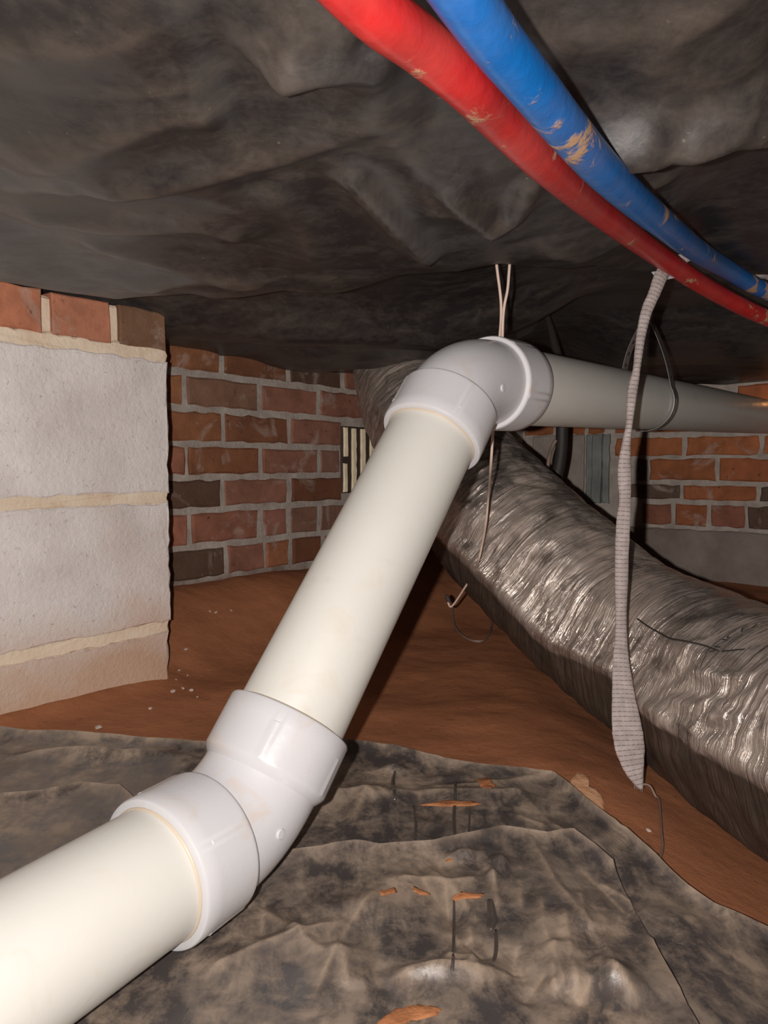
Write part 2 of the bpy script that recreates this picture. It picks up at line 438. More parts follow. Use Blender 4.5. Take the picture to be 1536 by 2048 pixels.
BR = [(0.33, 0.135, 0.085), (0.29, 0.125, 0.085), (0.27, 0.14, 0.095), (0.29, 0.115, 0.055), (0.19, 0.075, 0.038), (0.11, 0.062, 0.04)]
def brick(o, u, n, a, c, col, parent, seed, proud=0.004, jit=0.002):
    b = rough_box('brick', o, u, ZU, n, a, c, 0.03, proud, 'brick', parent, jit, seed)
    b.color = (*col, 1); return b
def tpx(px, o, u):
    """position along a wall (through o, along u) that is seen at picture column px"""
    r = (px - 768) / F_PX
    return float((r * o[1] - o[0]) / (u[0] - r * u[1]))
ZJ = [0.2455, 0.1775, 0.109, 0.041, -0.024, -0.089, -0.160, -0.229]
rows = [  # (left, right picture column, colour index)
    [(262, 441, 3), (452, 574, 4), (582, 681, 5), (690, 800, 1)],
    [(240, 368, 3), (377, 516, 2), (524, 634, 1), (641, 733, 1), (740, 830, 2)],
    [(292, 444, 3), (450, 575, 4), (583, 681, 1), (758, 850, 1)],
    [(240, 369, 0), (376, 515, 3), (525, 634, 1), (641, 680, 2), (758, 850, 3)],
    [(292, 440, 5), (449, 574, 1), (583, 681, 4), (758, 850, 2)],
    [(240, 372, 0), (381, 513, 0), (525, 573, 1), (580, 634, 2), (641, 740, 2), (748, 850, 4)],
    [(292, 446, 5), (454, 526, 1), (531, 575, 3), (583, 640, 4), (648, 760, 1)],
]
k = 0
for zi, row in enumerate(rows):
    for (x0, x1, ci) in row:
        k += 1
        a = (tpx(x0, WL0, WU), tpx(x1, WL0, WU))
        if a[1] > S_CORNER - 0.01: a = (a[0], S_CORNER - 0.012)
        if a[1] - a[0] < 0.02: continue
        g_ = random.uniform(0.85, 1.15); c = tuple(v * g_ * random.uniform(0.97, 1.03) for v in BR[ci])
        brick(WL0, WU, WN, a, (ZJ[zi + 1] + 0.0062, ZJ[zi] - 0.0062), c, wall_left, 100 + k, random.uniform(0.002, 0.006))
# a clay-plastered course just above the soil
for (x0, x1) in ((262, 420), (428, 545), (553, 650)):
    k += 1
    b = brick(WL0, WU, WN, (tpx(x0, WL0, WU), tpx(x1, WL0, WU)), (-0.30, -0.242), (0.085, 0.036, 0.022), wall_left, 100 + k, 0.003, 0.004)
def zr(py): return (930 - py) / F_PX * 2.17
RB = [(0.36, 0.125, 0.052), (0.33, 0.11, 0.046), (0.13, 0.085, 0.065), (0.28, 0.11, 0.07)]
rrows = [
    ((874, 911), [(1230, 1363, 0), (1372, 1515, 0), (1523, 1660, 0), (1668, 1800, 1)]),
    ((918, 961), [(1273, 1295, 2), (1300, 1430, 0), (1440, 1575, 1), (1583, 1700, 0)]),
    ((971, 999), [(1240, 1360, 2), (1368, 1513, 1), (1521, 1660, 2)]),
    ((1010, 1052), [(1285, 1343, 3), (1353, 1416, 1), (1424, 1491, 3), (1499, 1570, 2), (1578, 1650, 3)]),
    ((826, 862), [(1050, 1104, 0), (1136, 1168, 1), (1176, 1208, 1), (1228, 1262, 0), (1270, 1400, 1)]),
    ((778, 816), [(1470, 1590, 1), (1598, 1700, 0)]),
]
for (y0, y1), row in rrows:
    for (x0, x1, ci) in row:
        k += 1
        a = (tpx(x0, WR0, RU), tpx(x1, WR0, RU))
        g_ = random.uniform(0.85, 1.15); c = tuple(v * g_ * random.uniform(0.97, 1.03) for v in RB[ci])
        brick(WR0, RU, RN, a, (zr(y1), zr(y0)), c, wall_right, 300 + k, random.uniform(0.002, 0.006), 0.003)
def rpart(name, x0, x1, y0, y1, proud, mat, seed):
    return rough_box(name, WR0, RU, ZU, RN, (tpx(x0, WR0, RU), tpx(x1, WR0, RU)), (zr(y1), zr(y0)), 0.04, proud, mat, wall_right, 0.002, seed)
rpart('concrete_block', 1066, 1168, 864, 1056, 0.010, 'wallblock', 901)
rpart('post_strip', 1174, 1186, 864, 1012, 0.016, 'post', 902)
rpart('post_strip', 1187, 1205, 864, 1012, 0.022, 'post', 903)
rpart('post_strip', 1206, 1219, 864, 1012, 0.014, 'post', 904)
rpart('footing', 1066, 2100, 1060, 1210, 0.012, 'footing', 905)

# ------------------------------------------------------------------ the soil
PP0 = P(338, 930, 1.126)                                  # corner of the block pier
def floor_z(x, y):
    x = np.asarray(x, float); y = np.asarray(y, float)
    d = dl(x, y); t = tl(x, y)
    bank = 0.100 * (1 - sstep(0.0, 0.27 + 0.5 * np.clip(t - 0.15, 0, 0.5), d))
    dip = 0.062 * sstep(0.19, 0.44, x) * (1 - sstep(1.15, 1.6, y))
    pu = (x - PP0[0]) * WU[0] + (y - PP0[1]) * WU[1]; pn = (x - PP0[0]) * WN[0] + (y - PP0[1]) * WN[1]
    bank = bank + 0.014 * np.exp(-np.maximum(pn, 0) / 0.05) * (1 - sstep(-0.06, 0.05, pu)) * sstep(-0.3, -0.1, pn)
    nz = 0.006 * fbm(x * 9, y * 9, 3) + 0.012 * fbm(x * 2.6, y * 2.6, 5, 2)
    return H - 0.337 + bank - dip + nz * sstep(0.3, 0.9, y)
xs = np.linspace(-1.6, 2.0, 380); ys = np.concatenate([np.linspace(-1.4, 0.25, 20)[:-1], np.linspace(0.25, 2.9, 330)])
X, Y = np.meshgrid(xs, ys, indexing='ij')
Vf = np.stack([X, Y, floor_z(X, Y)], -1).reshape(-1, 3)
fl = mesh('floor', Vf, grid_faces(len(xs), len(ys)), 'clay')
tag(fl, 'bare red clay floor of the crawl space', 'floor', kind='structure')

# ------------------------------------------------------------------ subfloor above
Vc, Fcc = box_uvw(np.array([0, 0, H]), np.array([1.0, 0, 0]), np.array([0, 1.0, 0]), ZU, (-1.6, 2.0), (-1.4, 2.9), (0.345, 0.37))
cl = mesh('ceiling', Vc, Fcc, 'beam', smooth=False); fix_normals(cl)
tag(cl, 'old timber subfloor above the plastic sheeting', 'ceiling', kind='structure')

# ------------------------------------------------------------------ folds in the sheets
def fold(x, y, line, amp, w1, w2, soft=0.0):
    """crease along an xy polyline: amp at the line, falling off over w1 on its left, w2 on its right"""
    best = np.full(x.shape, 9.0); side = np.zeros(x.shape); s_at = np.zeros(x.shape)
    n = len(line) - 1
    for i in range(n):
        a = np.array(line[i]); b = np.array(line[i + 1]); ab = b - a; L2 = ab @ ab
        t = np.clip(((x - a[0]) * ab[0] + (y - a[1]) * ab[1]) / L2, 0, 1)
        dx = x - a[0] - t * ab[0]; dy = y - a[1] - t * ab[1]; d = np.hypot(dx, dy)
        k = d < best
        best = np.where(k, d, best); side = np.where(k, ab[0] * dy - ab[1] * dx, side); s_at = np.where(k, (i + t) / n, s_at)
    w = np.where(side > 0, w1, w2)
    endfade = np.clip(np.minimum(s_at, 1 - s_at) * 6, 0.0, 1)
    return amp * np.exp(-(np.sqrt(best ** 2 + soft ** 2) - soft) / w) * endfade
def px_line(pts, z):
    out = []
    for (px, py) in pts:
        r = ray(px, py); s = z / r[2]; out.append(((r * s)[0], (r * s)[1]))
    return out
CF_ = [  # folds of the overhead sheet: (picture line, height, amplitude down, width far side, width near side)
    ([(0, 322), (170, 260), (340, 208), (470, 212)], 0.010, 0.02, 0.05),
    ([(-60, 372), (175, 338), (400, 315), (560, 290), (740, 243), (860, 250)], 0.012, 0.018, 0.05),
    ([(-60, 415), (200, 420), (400, 412), (540, 440)], 0.012, 0.02, 0.06),
    ([(110, 430), (240, 470), (420, 505), (600, 525), (800, 538)], 0.010, 0.02, 0.06),
    ([(350, 545), (560, 565), (780, 562)], 0.006, 0.015, 0.04),
    ([(480, 130), (640, 45), (740, 75)], 0.007, 0.015, 0.03),
    ([(520, 122), (640, 140), (800, 175)], 0.007, 0.012, 0.04),
    ([(670, 300), (780, 400), (880, 490)], 0.004, 0.022, 0.022),
    ([(885, 335), (985, 435)], 0.004, 0.018, 0.022),
    ([(960, 440), (1040, 400), (1085, 330)], 0.003, 0.015, 0.02),
    ([(1090, 290), (1350, 245), (1640, 262)], 0.016, 0.022, 0.030),
    ([(1060, 120), (1300, 130), (1560, 60)], 0.006, 0.02, 0.03),
    ([(1050, 470), (1170, 520), (1260, 500), (1400, 440)], 0.008, 0.03, 0.04),
    ([(-60, 120), (200, 100), (400, 30)], 0.006, 0.02, 0.04),
    ([(170, 345), (300, 330), (420, 355), (520, 400)], 0.005, 0.015, 0.03),
    ([(520, 340), (600, 420), (640, 500)], 0.006, 0.02, 0.03),
    ([(760, 250), (840, 330), (900, 420)], 0.006, 0.02, 0.02),
    ([(1130, 380), (1250, 420), (1380, 400)], 0.007, 0.02, 0.03),
    ([(1250, 150), (1400, 190), (1560, 180)], 0.006, 0.015, 0.03),
    ([(240, 560), (420, 520), (560, 500)], 0.005, 0.015, 0.02),
]
CLINES = [(px_line(l, 0.215), a, w1, w2) for (l, a, w1, w2) in CF_]
def poly_dist(x, y, line):
    best = np.full(x.shape, 9.0)
    for a, b in zip(line[:-1], line[1:]):
        ab = (b[0] - a[0], b[1] - a[1]); t = np.clip(((x - a[0]) * ab[0] + (y - a[1]) * ab[1]) / (ab[0] ** 2 + ab[1] ** 2), 0, 1)
        best = np.minimum(best, np.hypot(x - a[0] - t * ab[0], y - a[1] - t * ab[1]))
    return best
# tight hanging pleats that catch the flash
CRIDGE = [(px_line(l, 0.215), a, w_) for l, a, w_ in (([(1200, 262), (1290, 248), (1340, 262), (1400, 250), (1480, 240), (1600, 268)], 0.024, 0.017), ([(705, 335), (770, 392), (855, 470)], 0.0125, 0.012),
          ([(895, 345), (985, 420), (1035, 405), (1060, 362)], 0.0115, 0.011), ([(540, 122), (640, 110), (740, 120)], 0.012, 0.014))]
def ceil_z(x, y):
    D = np.interp(x, [-0.9, -0.42, -0.326, -0.2, 0.0, 0.12, 0.25, 0.33, 0.6, 1.2], [0.75, 0.81, 0.905, 0.86, 0.80, 0.77, 0.88, 1.0, 1.05, 1.1])
    zd = np.interp(x, [-0.9, 0.08, 0.2, 0.33, 0.6, 1.5], [0.200, 0.200, 0.222, 0.262, 0.268, 0.268])
    q = y - D
    z = zd + np.where(q < 0, 0.034 * (1 - np.exp(-(q / 0.28) ** 2)) * np.interp(x, [0.1, 0.35], [1, 0.2]), 0.055 * sstep(0, 0.14, q))
    # second and third sags further back
    y2 = 1.24 + 0.05 * np.sin(5 * x + 0.6); z = z - 0.052 * np.exp(-((y - y2) / 0.10) ** 2) * sstep(0, 0.1, q) * (1 - 0.65 * sstep(0.22, 0.42, x))
    y3 = 1.62 + 0.10 * np.sin(4 * x); z = z - 0.042 * np.exp(-((y - y3) / 0.12) ** 2) * (1 - 0.8 * sstep(0.2, 0.4, x)) * sstep(-0.27, -0.12, x)
    z = z + 0.05 * sstep(-0.15, 0.3, x - 0.1) * sstep(1.25, 1.45, y) * 0
    dw = dl(x, y)                                             # dipping where it meets the left wall
    z = z - (0.03 + 0.006 * sstep(0.12, 0.3, tl(x, y))) * np.exp(-(dw / 0.10) ** 2)
    z = z - 0.085 * sstep(1.35, 1.8, y) * sstep(0.38, 0.62, x)
    for (l, a, w1, w2) in CLINES: z = z - fold(x, y, l, a * 1.5, w1, w2, 0.008)
    for (l, a, w_) in CRIDGE: z = z - a * np.exp(-(poly_dist(x, y, l) / w_) ** 2)
    z = z + 0.006 * fbm(x * 3.5, y * 5, 11, 2) - 0.0012 * ridged(x * 6 + 0.8 * vnoise(x * 3, y * 3, 9), y * 11, 21, 1)
    z = z + 0.012 * ridged(x * 1.5, y * 5.5, 41, 2) * sstep(0.9, 1.3, y) * -0.5
    return H + z
xs = np.linspace(-1.35, 1.75, 520)
ys = np.concatenate([np.linspace(-1.1, 0.18, 30)[:-1], 0.18 + 2.5 * np.linspace(0, 1, 470) ** 1.25])
X, Y = np.meshgrid(xs, ys, indexing='ij'); Zc = ceil_z(X, Y)
Zc = np.clip(Zc, H + 0.14, H + 0.33)
FcA = grid_faces(len(xs), len(ys))
okv = ((dl(X, Y) > -0.03) & (tl(X, Y) < S_CORNER + 0.03)).ravel()
FcA = FcA[okv[FcA].all(1)][:, ::-1]
used = np.unique(FcA); remap = -np.ones(X.size, dtype=int); remap[used] = np.arange(len(used))
Vc = np.stack([X, Y, Zc], -1).reshape(-1, 3)[used]
crz = np.zeros(X.shape)
for (l, a_, w1_, w2_) in CLINES: crz = np.maximum(crz, fold(X, Y, l, 1.0, 0.007, 0.012))
cs = mesh('overhead_sheeting', Vc, remap[FcA], 'ceil_film', attr={'crease': crz.ravel()[used] * 0.6})
tag(cs, 'black plastic sheeting sagging overhead with dusty folds', 'plastic sheet')

# ------------------------------------------------------------------ block pier
PP0 = P(338, 930, 1.126)
pier = empty('block_pier', (float(PP0[0]), float(PP0[1]), H - 0.34))
tag(pier, 'white-grey concrete block pier topped with bricks in front of the brick wall', 'pier')
def ppart(name, a, c, proud, depth, mat, seed, jit=0.003, bev=0.004, step=0.022):
    o = rough_box(name, PP0, WU, ZU, WN, a, c, depth, proud, mat, None, jit, seed, bev=bev, step=step)
    return adopt(o, pier)
bpy.context.view_layer.update()
ppart('mortar_core', (-0.62, -0.012), (-0.40, 0.224), -0.006, 0.17, 'joint', 1)
for nm, a, c, sd in (('concrete_block', (-0.40, 0.0), (-0.0425, 0.156), 2), ('concrete_block', (-0.40, -0.001), (-0.240, -0.056), 3),
                     ('concrete_block', (-0.40, -0.006), (-0.44, -0.2545), 4)):
    ppart(nm, a, c, 0.0, 0.178, 'block', sd, 0.0022, 0.003, 0.014)
for a, c, sd, j in (((-0.42, 0.001), (0.150, 0.174), 5, 0.003), ((-0.42, 0.000), (-0.060, -0.038), 6, 0.002), ((-0.42, -0.003), (-0.258, -0.236), 7, 0.003)):
    ppart('mortar_joint', a, c, -0.0012, 0.17, 'joint', sd, j, 0.003, 0.012)
for (x0, x1, col, sd) in ((-200, 95, (0.52, 0.20, 0.11), 8), (114, 228, (0.54, 0.22, 0.13), 9), (246, 337, (0.22, 0.12, 0.07), 10)):
    b = ppart('brick', (tpx(x0, PP0, WU), tpx(x1, PP0, WU)), (0.172, 0.227), 0.001, 0.10, 'brick', sd, 0.0015, 0.002)
    b.color = (*col, 1)

# ------------------------------------------------------------------ crawl-space vent
vp = hit_plane(712, 920, WL0, WN)
vent = empty('foundation_vent', tuple(float(q) for q in vp)); bpy.context.view_layer.update()
tag(vent, 'small louvred vent with cream upright slats in the brick wall', 'vent')
def zw(px, py): return float(hit_plane(px, py, WL0, WN)[2] - H)
vz = (zw(690, 987), zw(690, 852))
adopt(rough_box('vent_body', WL0, WU, ZU, WN, (tpx(681, WL0, WU), tpx(756, WL0, WU)), vz, 0.03, 0.004, 'rust', None, 0.001, 20), vent)
for i, (x0, x1, y0, y1) in enumerate(((684, 692, 855, 913), (683, 691, 927, 984), (700, 709, 857, 982), (718, 727, 858, 983), (736, 743, 872, 984), (750, 755, 872, 984))):
    adopt(rough_box('slat', WL0, WU, ZU, WN, (tpx(x0 + 0.6, WL0, WU), tpx(x1 - 0.6, WL0, WU)), (zw(x0, y1), zw(x0, y0)), 0.01, 0.0085, 'cream', None, 0.0007, 30 + i, bev=0.001, step=0.012), vent)

# ------------------------------------------------------------------ white drain pipe with two bends
off = np.array([0, 0, H])
L0 = np.array([-0.2717, 0.2898, -0.2814]) + off; C1 = np.array([-0.1084, 0.5410, -0.2669]) + off
C2 = np.array([0.0791, 0.7714, 0.0875]) + off; W1 = np.array([1.0572, 2.0369, 0.1298]) + off
D0 = (C1 - L0) / np.linalg.norm(C1 - L0); D1 = (C2 - C1) / np.linalg.norm(C2 - C1); D2 = (W1 - C2) / np.linalg.norm(W1 - C2)
RP = 0.0445; RH_ = 0.0512; RB_ = 0.0462
drain = empty('drain_pipe', tuple(float(q) for q in (C1 - np.array([0, 0, 0.055]))))
tag(drain, 'white plastic drain pipe rising through two bends to the far wall', 'pipe')
bpy.context.view_layer.update()
def lathe_along(name, o, d, prof, mat, parent, seg=96, ridge=()):
    """profile (distance along d, radius) turned round the axis; ridge: angles with a mould line"""
    d = d / np.linalg.norm(d)
    n = ZU - d * d[2]
    n = n / np.linalg.norm(n); b = np.cross(d, n)
    a = np.linspace(0, 2 * math.pi, seg, endpoint=False)
    rg = np.zeros(seg)
    for g in ridge: rg += 0.0007 * (np.abs((a - g + math.pi) % (2 * math.pi) - math.pi) < 0.04)
    V = []
    for (s, r, *rest) in prof:
        rr = r + (rg if (rest and rest[0]) else 0)
        rr = np.broadcast_to(rr, (seg,))
        V.append(o + d * s + rr[:, None] * (np.cos(a)[:, None] * n + np.sin(a)[:, None] * b))
    V = np.array(V).reshape(-1, 3)
    ob = mesh(name, V, grid_faces(len(prof), seg, True), mat, parent)
    fix_normals(ob)
    md = ob.modifiers.new('es', 'EDGE_SPLIT'); md.split_angle = math.radians(35)
    return ob
def hub(o, d, s0, s1, parent, ridge, inner_ring):
    pr = [(s0 - 0.004, RB_ - 0.002), (s0, RB_ + 0.0005), (s0 + 0.0006, RH_ - 0.0012), (s0 + 0.0018, RH_ - 0.0002), (s0 + 0.003, RH_, 1), (s0 + 0.005, RH_, 1), (s1 - 0.014, RH_ + 0.0002, 1),
          (s1 - 0.0135, RH_ + 0.0002), (s1 - 0.0022, RH_ + 0.0003), (s1 - 0.0006, RH_ - 0.0006), (s1, RH_ - 0.0022), (s1, RP + 0.0012), (s1 - 0.006, RP - 0.0005)]
    if not inner_ring:
        pr[0] = (s0 - 0.009, RB_ - 0.003); pr[1] = (s0 - 0.004, RB_ + 0.0008); pr[2] = (s0 - 0.001, RH_ - 0.0018)
    h = lathe_along('hub', o, d, pr, 'fitting', parent, 128, ridge)
    ring = [(s1 - 0.002, RP + 0.0012), (s1 + 0.0006, RP + 0.0011), (s1 + 0.0016, RP + 0.0003), (s1 + 0.002, RP - 0.0006)]
    lathe_along('cement_bead', o, d, ring, 'bead', parent)
    return h
def elbow(c, da, db, sa, sb, ea, eb, ring_a, ring_b, nubs):
    """fitting round corner c between incoming da and outgoing db; hubs from sa..ea and sb..eb"""
    p0 = c - da * (sa + 0.003); p2 = c + db * (sb + 0.003)
    t = np.linspace(0, 1, 26)[:, None]
    q = (1 - t) ** 2 * p0 + 2 * t * (1 - t) * c + t * t * p2
    q = np.vstack([p0 - da * 0.004, q, p2 + db * 0.004])
    V, Fc = tube_data(q, RB_, 96, False)
    e = mesh('elbow_fitting', V, Fc, 'fitting'); adopt(e, drain)
    for h in (hub(c, -da, sa, ea, None, (0.55, 2.1, 3.9, 5.3), ring_a), hub(c, db, sb, eb, None, (0.6, 1.9, 4.2, 5.4), ring_b)):
        h.parent = e; h.matrix_parent_inverse = e.matrix_basis.inverted()
    for o in list(bpy.data.objects):
        if o.name.startswith('cement_bead') and o.parent is None: o.parent = e
    for (px, py) in nubs:
        hp = hit_tube(px, py, q, RB_)
        k = np.argmin(np.linalg.norm(q - hp, axis=1)); n = hp - q[k]
        # outward normal, perpendicular to the local axis
        ax = q[min(k + 1, len(q) - 1)] - q[max(k - 1, 0)]; ax /= np.linalg.norm(ax)
        n = n - ax * (n @ ax); n /= np.linalg.norm(n)
        nb = lathe_along('moulding_nub', hp - n * 0.002, n, [(0, 0.0040), (0.0030, 0.0039), (0.0036, 0.0032), (0.0037, 0.0001)], 'fitting', None, 24)
        nb.parent = e
    return e
elbow(C1, D0, D1, 0.033, 0.037, 0.081, 0.082, True, False, [(560, 1668)])
elbow(C2, D1, D2, 0.033, 0.056, 0.082, 0.113, True, True, [(1005, 776)])
def pipe_run(a, b, seg=96, n=40):
    V, Fc = tube_data(np.array([a + (b - a) * t for t in np.linspace(0, 1, n)]), RP, seg)
    return adopt(mesh('pipe', V, Fc, 'pipe'), drain)
pipe_run(L0 - D0 * 0.22, C1 - D0 * 0.045)
pipe_run(C1 + D1 * 0.045, C2 - D1 * 0.045)
pipe_run(C2 + D2 * 0.06, W1 + D2 * 0.05)

# ------------------------------------------------------------------ red and blue water tubing
red = catmull([P(470, -230, .26), P(620, -105, .275)] + [P(*q) for q in ((750, 22, .30), (838, 88, .325), (930, 166, .357), (1003, 241, .405), (1096, 332, .475), (1209, 430, .64), (1316, 510, .83), (1422, 580, .98), (1536, 637, 1.10), (1680, 690, 1.24))], 12)
tag(tube('red_water_tube', red, 0.0113, 'red', seg=32), 'red plastic water tube spattered with mud below the black sheeting', 'water pipe')
blue = catmull([P(770, -220, .25), P(860, -105, .275)] + [P(*q) for q in ((932, 0, .30), (990, 82, .325), (1062, 170, .36), (1139, 265, .41), (1215, 350, .48), (1303, 429, .60), (1392, 500, .80), (1453, 538, .95), (1536, 584, 1.07), (1690, 640, 1.22))], 12)
tag(tube('blue_water_tube', blue, 0.0113, 'blue', seg=32), 'blue plastic water tube with dried mud patches beside the red tube', 'water pipe')

# ------------------------------------------------------------------ foil duct
DR = [((0.62, -0.15, H - 0.285), .118), ((0.56, 0.15, H - 0.285), .118), ((0.49, 0.48, H - 0.285), .118)]
DPX = [(1536, 1440, .80, .118), (1395, 1352, .93, .117), (1235, 1262, 1.07, .116), (1110, 1150, 1.18, .121), (1022, 1065, 1.27, .124), (940, 978, 1.40, .124), (872, 885, 1.55, .118), (818, 785, 1.70, .113), (800, 700, 1.76, .110), (795, 640, 1.78, .108)]
dpts = [np.array(a) for a, r in DR] + [P(a, b, c) for a, b, c, r in DPX]
drad = [r for a, r in DR] + [r for a, b, c, r in DPX]
dax = catmull(dpts, 70)
drd = np.interp(np.linspace(0, 1, len(dax)), np.linspace(0, 1, len(drad)), drad)
# smooth the axis a little
for _ in range(60):
    dax[1:-1] = 0.25 * dax[:-2] + 0.5 * dax[1:-1] + 0.25 * dax[2:]
sl = np.concatenate([[0], np.cumsum(np.linalg.norm(np.diff(dax, axis=0), axis=1))])
ND = 900
ss = np.linspace(0, sl[-1], ND)
dax = np.stack([np.interp(ss, sl, dax[:, i]) for i in range(3)], 1); drd = np.interp(ss, sl, drd)
dT, dN, dB = frames(dax)
NA = 144
def duct_r(s, a, base):
    """radius of the jacket at length s, angle a (0 = top, positive towards the room's left)"""
    v = a * 0.12
    vw = np.minimum(a % (2 * math.pi), 1e9)
    cx = np.cos(a); cy = np.sin(a)
    box = 1.0 / (np.abs(cx) ** 2.6 + np.abs(cy) ** 2.6) ** (1 / 2.6)          # slightly flattened sides
    r = base * (0.86 + 0.14 * box + 0.0)
    sk = s + 0.035 * np.sin(a) + 0.02 * np.sin(2 * a + s * 9)
    sk = sk + 0.02 * vnoise(s * 12, 3 * cx, 45)
    r = r + 0.0015 * ridged(sk * 24, 3 + 2.8 * cx + 0.5 * cy, 51, 2)
    r = r + 0.0013 * ridged(sk * 62, 5 + 4.0 * cy + 2.2 * cx, 57, 2) * (0.6 + vnoise(s * 8, 4 * cx, 47))
    r = r + 0.0006 * np.sin(sk * 2 * math.pi / 0.058) + 0.008 * fbm(sk * 4, 2 * cx + 7, 61, 2)
    return r
aa = np.linspace(0, 2 * math.pi, NA + 1)
S2, A2 = np.meshgrid(ss, aa, indexing='ij')
Rr = duct_r(S2, A2, drd[:, None])
st_c = hit_tube(1482, 1292, dax[::12], .115)                      # the jacket lies smooth under the stamp
_V0 = dax[:, None] + drd[:, None, None] * (np.cos(A2)[..., None] * dN[:, None] + np.sin(A2)[..., None] * dB[:, None])
w_st = np.exp(-(np.linalg.norm(_V0 - st_c, axis=2) / 0.050) ** 4)
Rr = Rr * (1 - w_st) + w_st * (drd[:, None] * 0.99)
def duct_pt(i, a, r):
    return dax[i] + r * (np.cos(a) * dN[i] + np.sin(a) * dB[i])
Vd = dax[:, None] + Rr[..., None] * (np.cos(A2)[..., None] * dN[:, None] + np.sin(A2)[..., None] * dB[:, None])
nd = np.cos(A2)[..., None] * dN[:, None] + np.sin(A2)[..., None] * dB[:, None]
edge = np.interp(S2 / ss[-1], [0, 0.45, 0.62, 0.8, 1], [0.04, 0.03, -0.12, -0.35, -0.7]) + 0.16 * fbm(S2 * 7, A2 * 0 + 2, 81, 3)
mud = 1 - sstep(-0.03, 0.03, nd[..., 2] - edge)  # darker lower side of the jacket, set by how far it faces down
Vd = Vd + (0.006 * np.exp(-((nd[..., 2] - edge - 0.08) / 0.10) ** 2))[..., None] * nd      # the upper fold bulges over the darker lower side
# crumpled, torn patch of jacket on the near bend
pc = hit_tube(1390, 1365, dax[::12], .12)
dist = np.linalg.norm(Vd - pc, axis=2); wgt = np.exp(-(dist / 0.07) ** 2)
cr = ridged(S2 * 20 + 3 * np.sin(A2), 6 * np.cos(A2) + 14 * S2, 71, 2)
Vd = Vd + (wgt * 0.0095 * cr * (1 - w_st))[..., None] * (Vd - dax[:, None]) / Rr[..., None]
uvd = np.stack([S2, A2 * 0.12], -1).reshape(-1, 2)
duct = empty('foil_duct', tuple(float(q) for q in (dpts[5] - np.array([0, 0, 0.12])))); bpy.context.view_layer.update()
tag(duct, 'crinkled silver foil flexible air duct lying on the red clay', 'duct')
FcD = grid_faces(ND, NA + 1)
zt = Vd.reshape(-1, 3)
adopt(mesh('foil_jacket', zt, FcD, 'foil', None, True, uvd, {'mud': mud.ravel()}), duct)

# the round printed stamp on the jacket
def text_mesh(body, size):
    cu = bpy.data.curves.new('stamp_text', 'FONT'); cu.body = body; cu.size = size; cu.align_x = 'CENTER'; cu.align_y = 'CENTER'
    o = bpy.data.objects.new('stamp_text', cu); COL.objects.link(o)
    bpy.context.view_layer.update()
    me = bpy.data.meshes.new_from_object(o.evaluated_get(bpy.context.evaluated_depsgraph_get()))
    v = np.array([q.co[:] for q in me.vertices]); f = [tuple(p.vertices) for p in me.polygons]
    bpy.data.objects.remove(o, do_unlink=True); bpy.data.meshes.remove(me)
    return v, f
from mathutils.bvhtree import BVHTree
bvh = BVHTree.FromPolygons(zt.tolist(), [tuple(map(int, f)) for f in FcD])
def onto_duct(px, py, lift=0.0012):
    r = ray(px, py); h = bvh.ray_cast(Vector(CAM), Vector(r))
    if h[0] is None: return P(px, py, 1.0)
    n = h[1] if h[1].dot(Vector(r)) < 0 else -h[1]
    return np.array(h[0] + n * lift)
def before_duct(px, py, gap):
    r = ray(px, py); h = bvh.ray_cast(Vector(CAM), Vector(r))
    return P(px, py, (h[0].y if h[0] is not None else 1.3) - gap)
sc0 = onto_duct(1484, 1290, 0.0)
h = bvh.find_nearest(Vector(sc0)); 
ki = int(np.argmin(np.linalg.norm(dax - sc0, axis=1)))
sn = sc0 - dax[ki]; sn = sn - dT[ki] * (sn @ dT[ki]); sn /= np.linalg.norm(sn)
sx = -dT[ki]; sx = sx if sx[0] > 0 else -sx
sy = np.cross(sn, sx)
def stamp_pts(v2):
    out = []
    for (x, y) in v2:
        p = sc0 + sx * x + sy * y * 2.1 + sn * 0.03
        hh = bvh.ray_cast(Vector(p), Vector(-sn), 0.08)
        out.append(np.array(hh[0]) + sn * 0.0012 if hh[0] is not None else p - sn * 0.03)
    return np.array(out)
SV, SF = [], []
def add2(v, f):
    b = len(SV); SV.extend([tuple(q) for q in v]); SF.extend([tuple(i + b for i in q) for q in f])
for r0, r1 in ((0.0282, 0.0290),):
    n = 60; a = np.linspace(0.4 * math.pi, 1.25 * math.pi, n)
    v = np.concatenate([np.stack([np.cos(a) * r0, np.sin(a) * r0], 1), np.stack([np.cos(a) * r1, np.sin(a) * r1], 1)])
    add2(v, [(i, i + 1, n + i + 1, n + i) for i in range(n - 1)])
for ch, deg in zip('INCEL.A', (205, 190, 172, 154, 137, 124, 110)):
    v, f = text_mesh(ch, 0.0105); t = math.radians(deg); ca, sa_ = math.cos(t - math.pi / 2), math.sin(t - math.pi / 2)
    v = v[:, :2]; v = np.stack([v[:, 0] * ca - v[:, 1] * sa_ + 0.0225 * math.cos(t), v[:, 0] * sa_ + v[:, 1] * ca + 0.0225 * math.sin(t)], 1)
    add2(v, f)
tri = [(-0.012, 0.006), (-0.012, -0.008), (0.010, -0.002)]
for i in range(2):
    a, b = np.array(tri[i]), np.array(tri[i + 1]); d = (b - a) / np.linalg.norm(b - a); q = np.array([-d[1], d[0]]) * 0.0006
    n = 12; ts = np.linspace(0, 1, n)[:, None]
    add2(np.concatenate([a + (b - a) * ts + q, a + (b - a) * ts - q]), [(j, j + 1, n + j + 1, n + j) for j in range(n - 1)])
adopt(mesh('printed_stamp', stamp_pts(SV), SF, 'ink', None, False), duct)

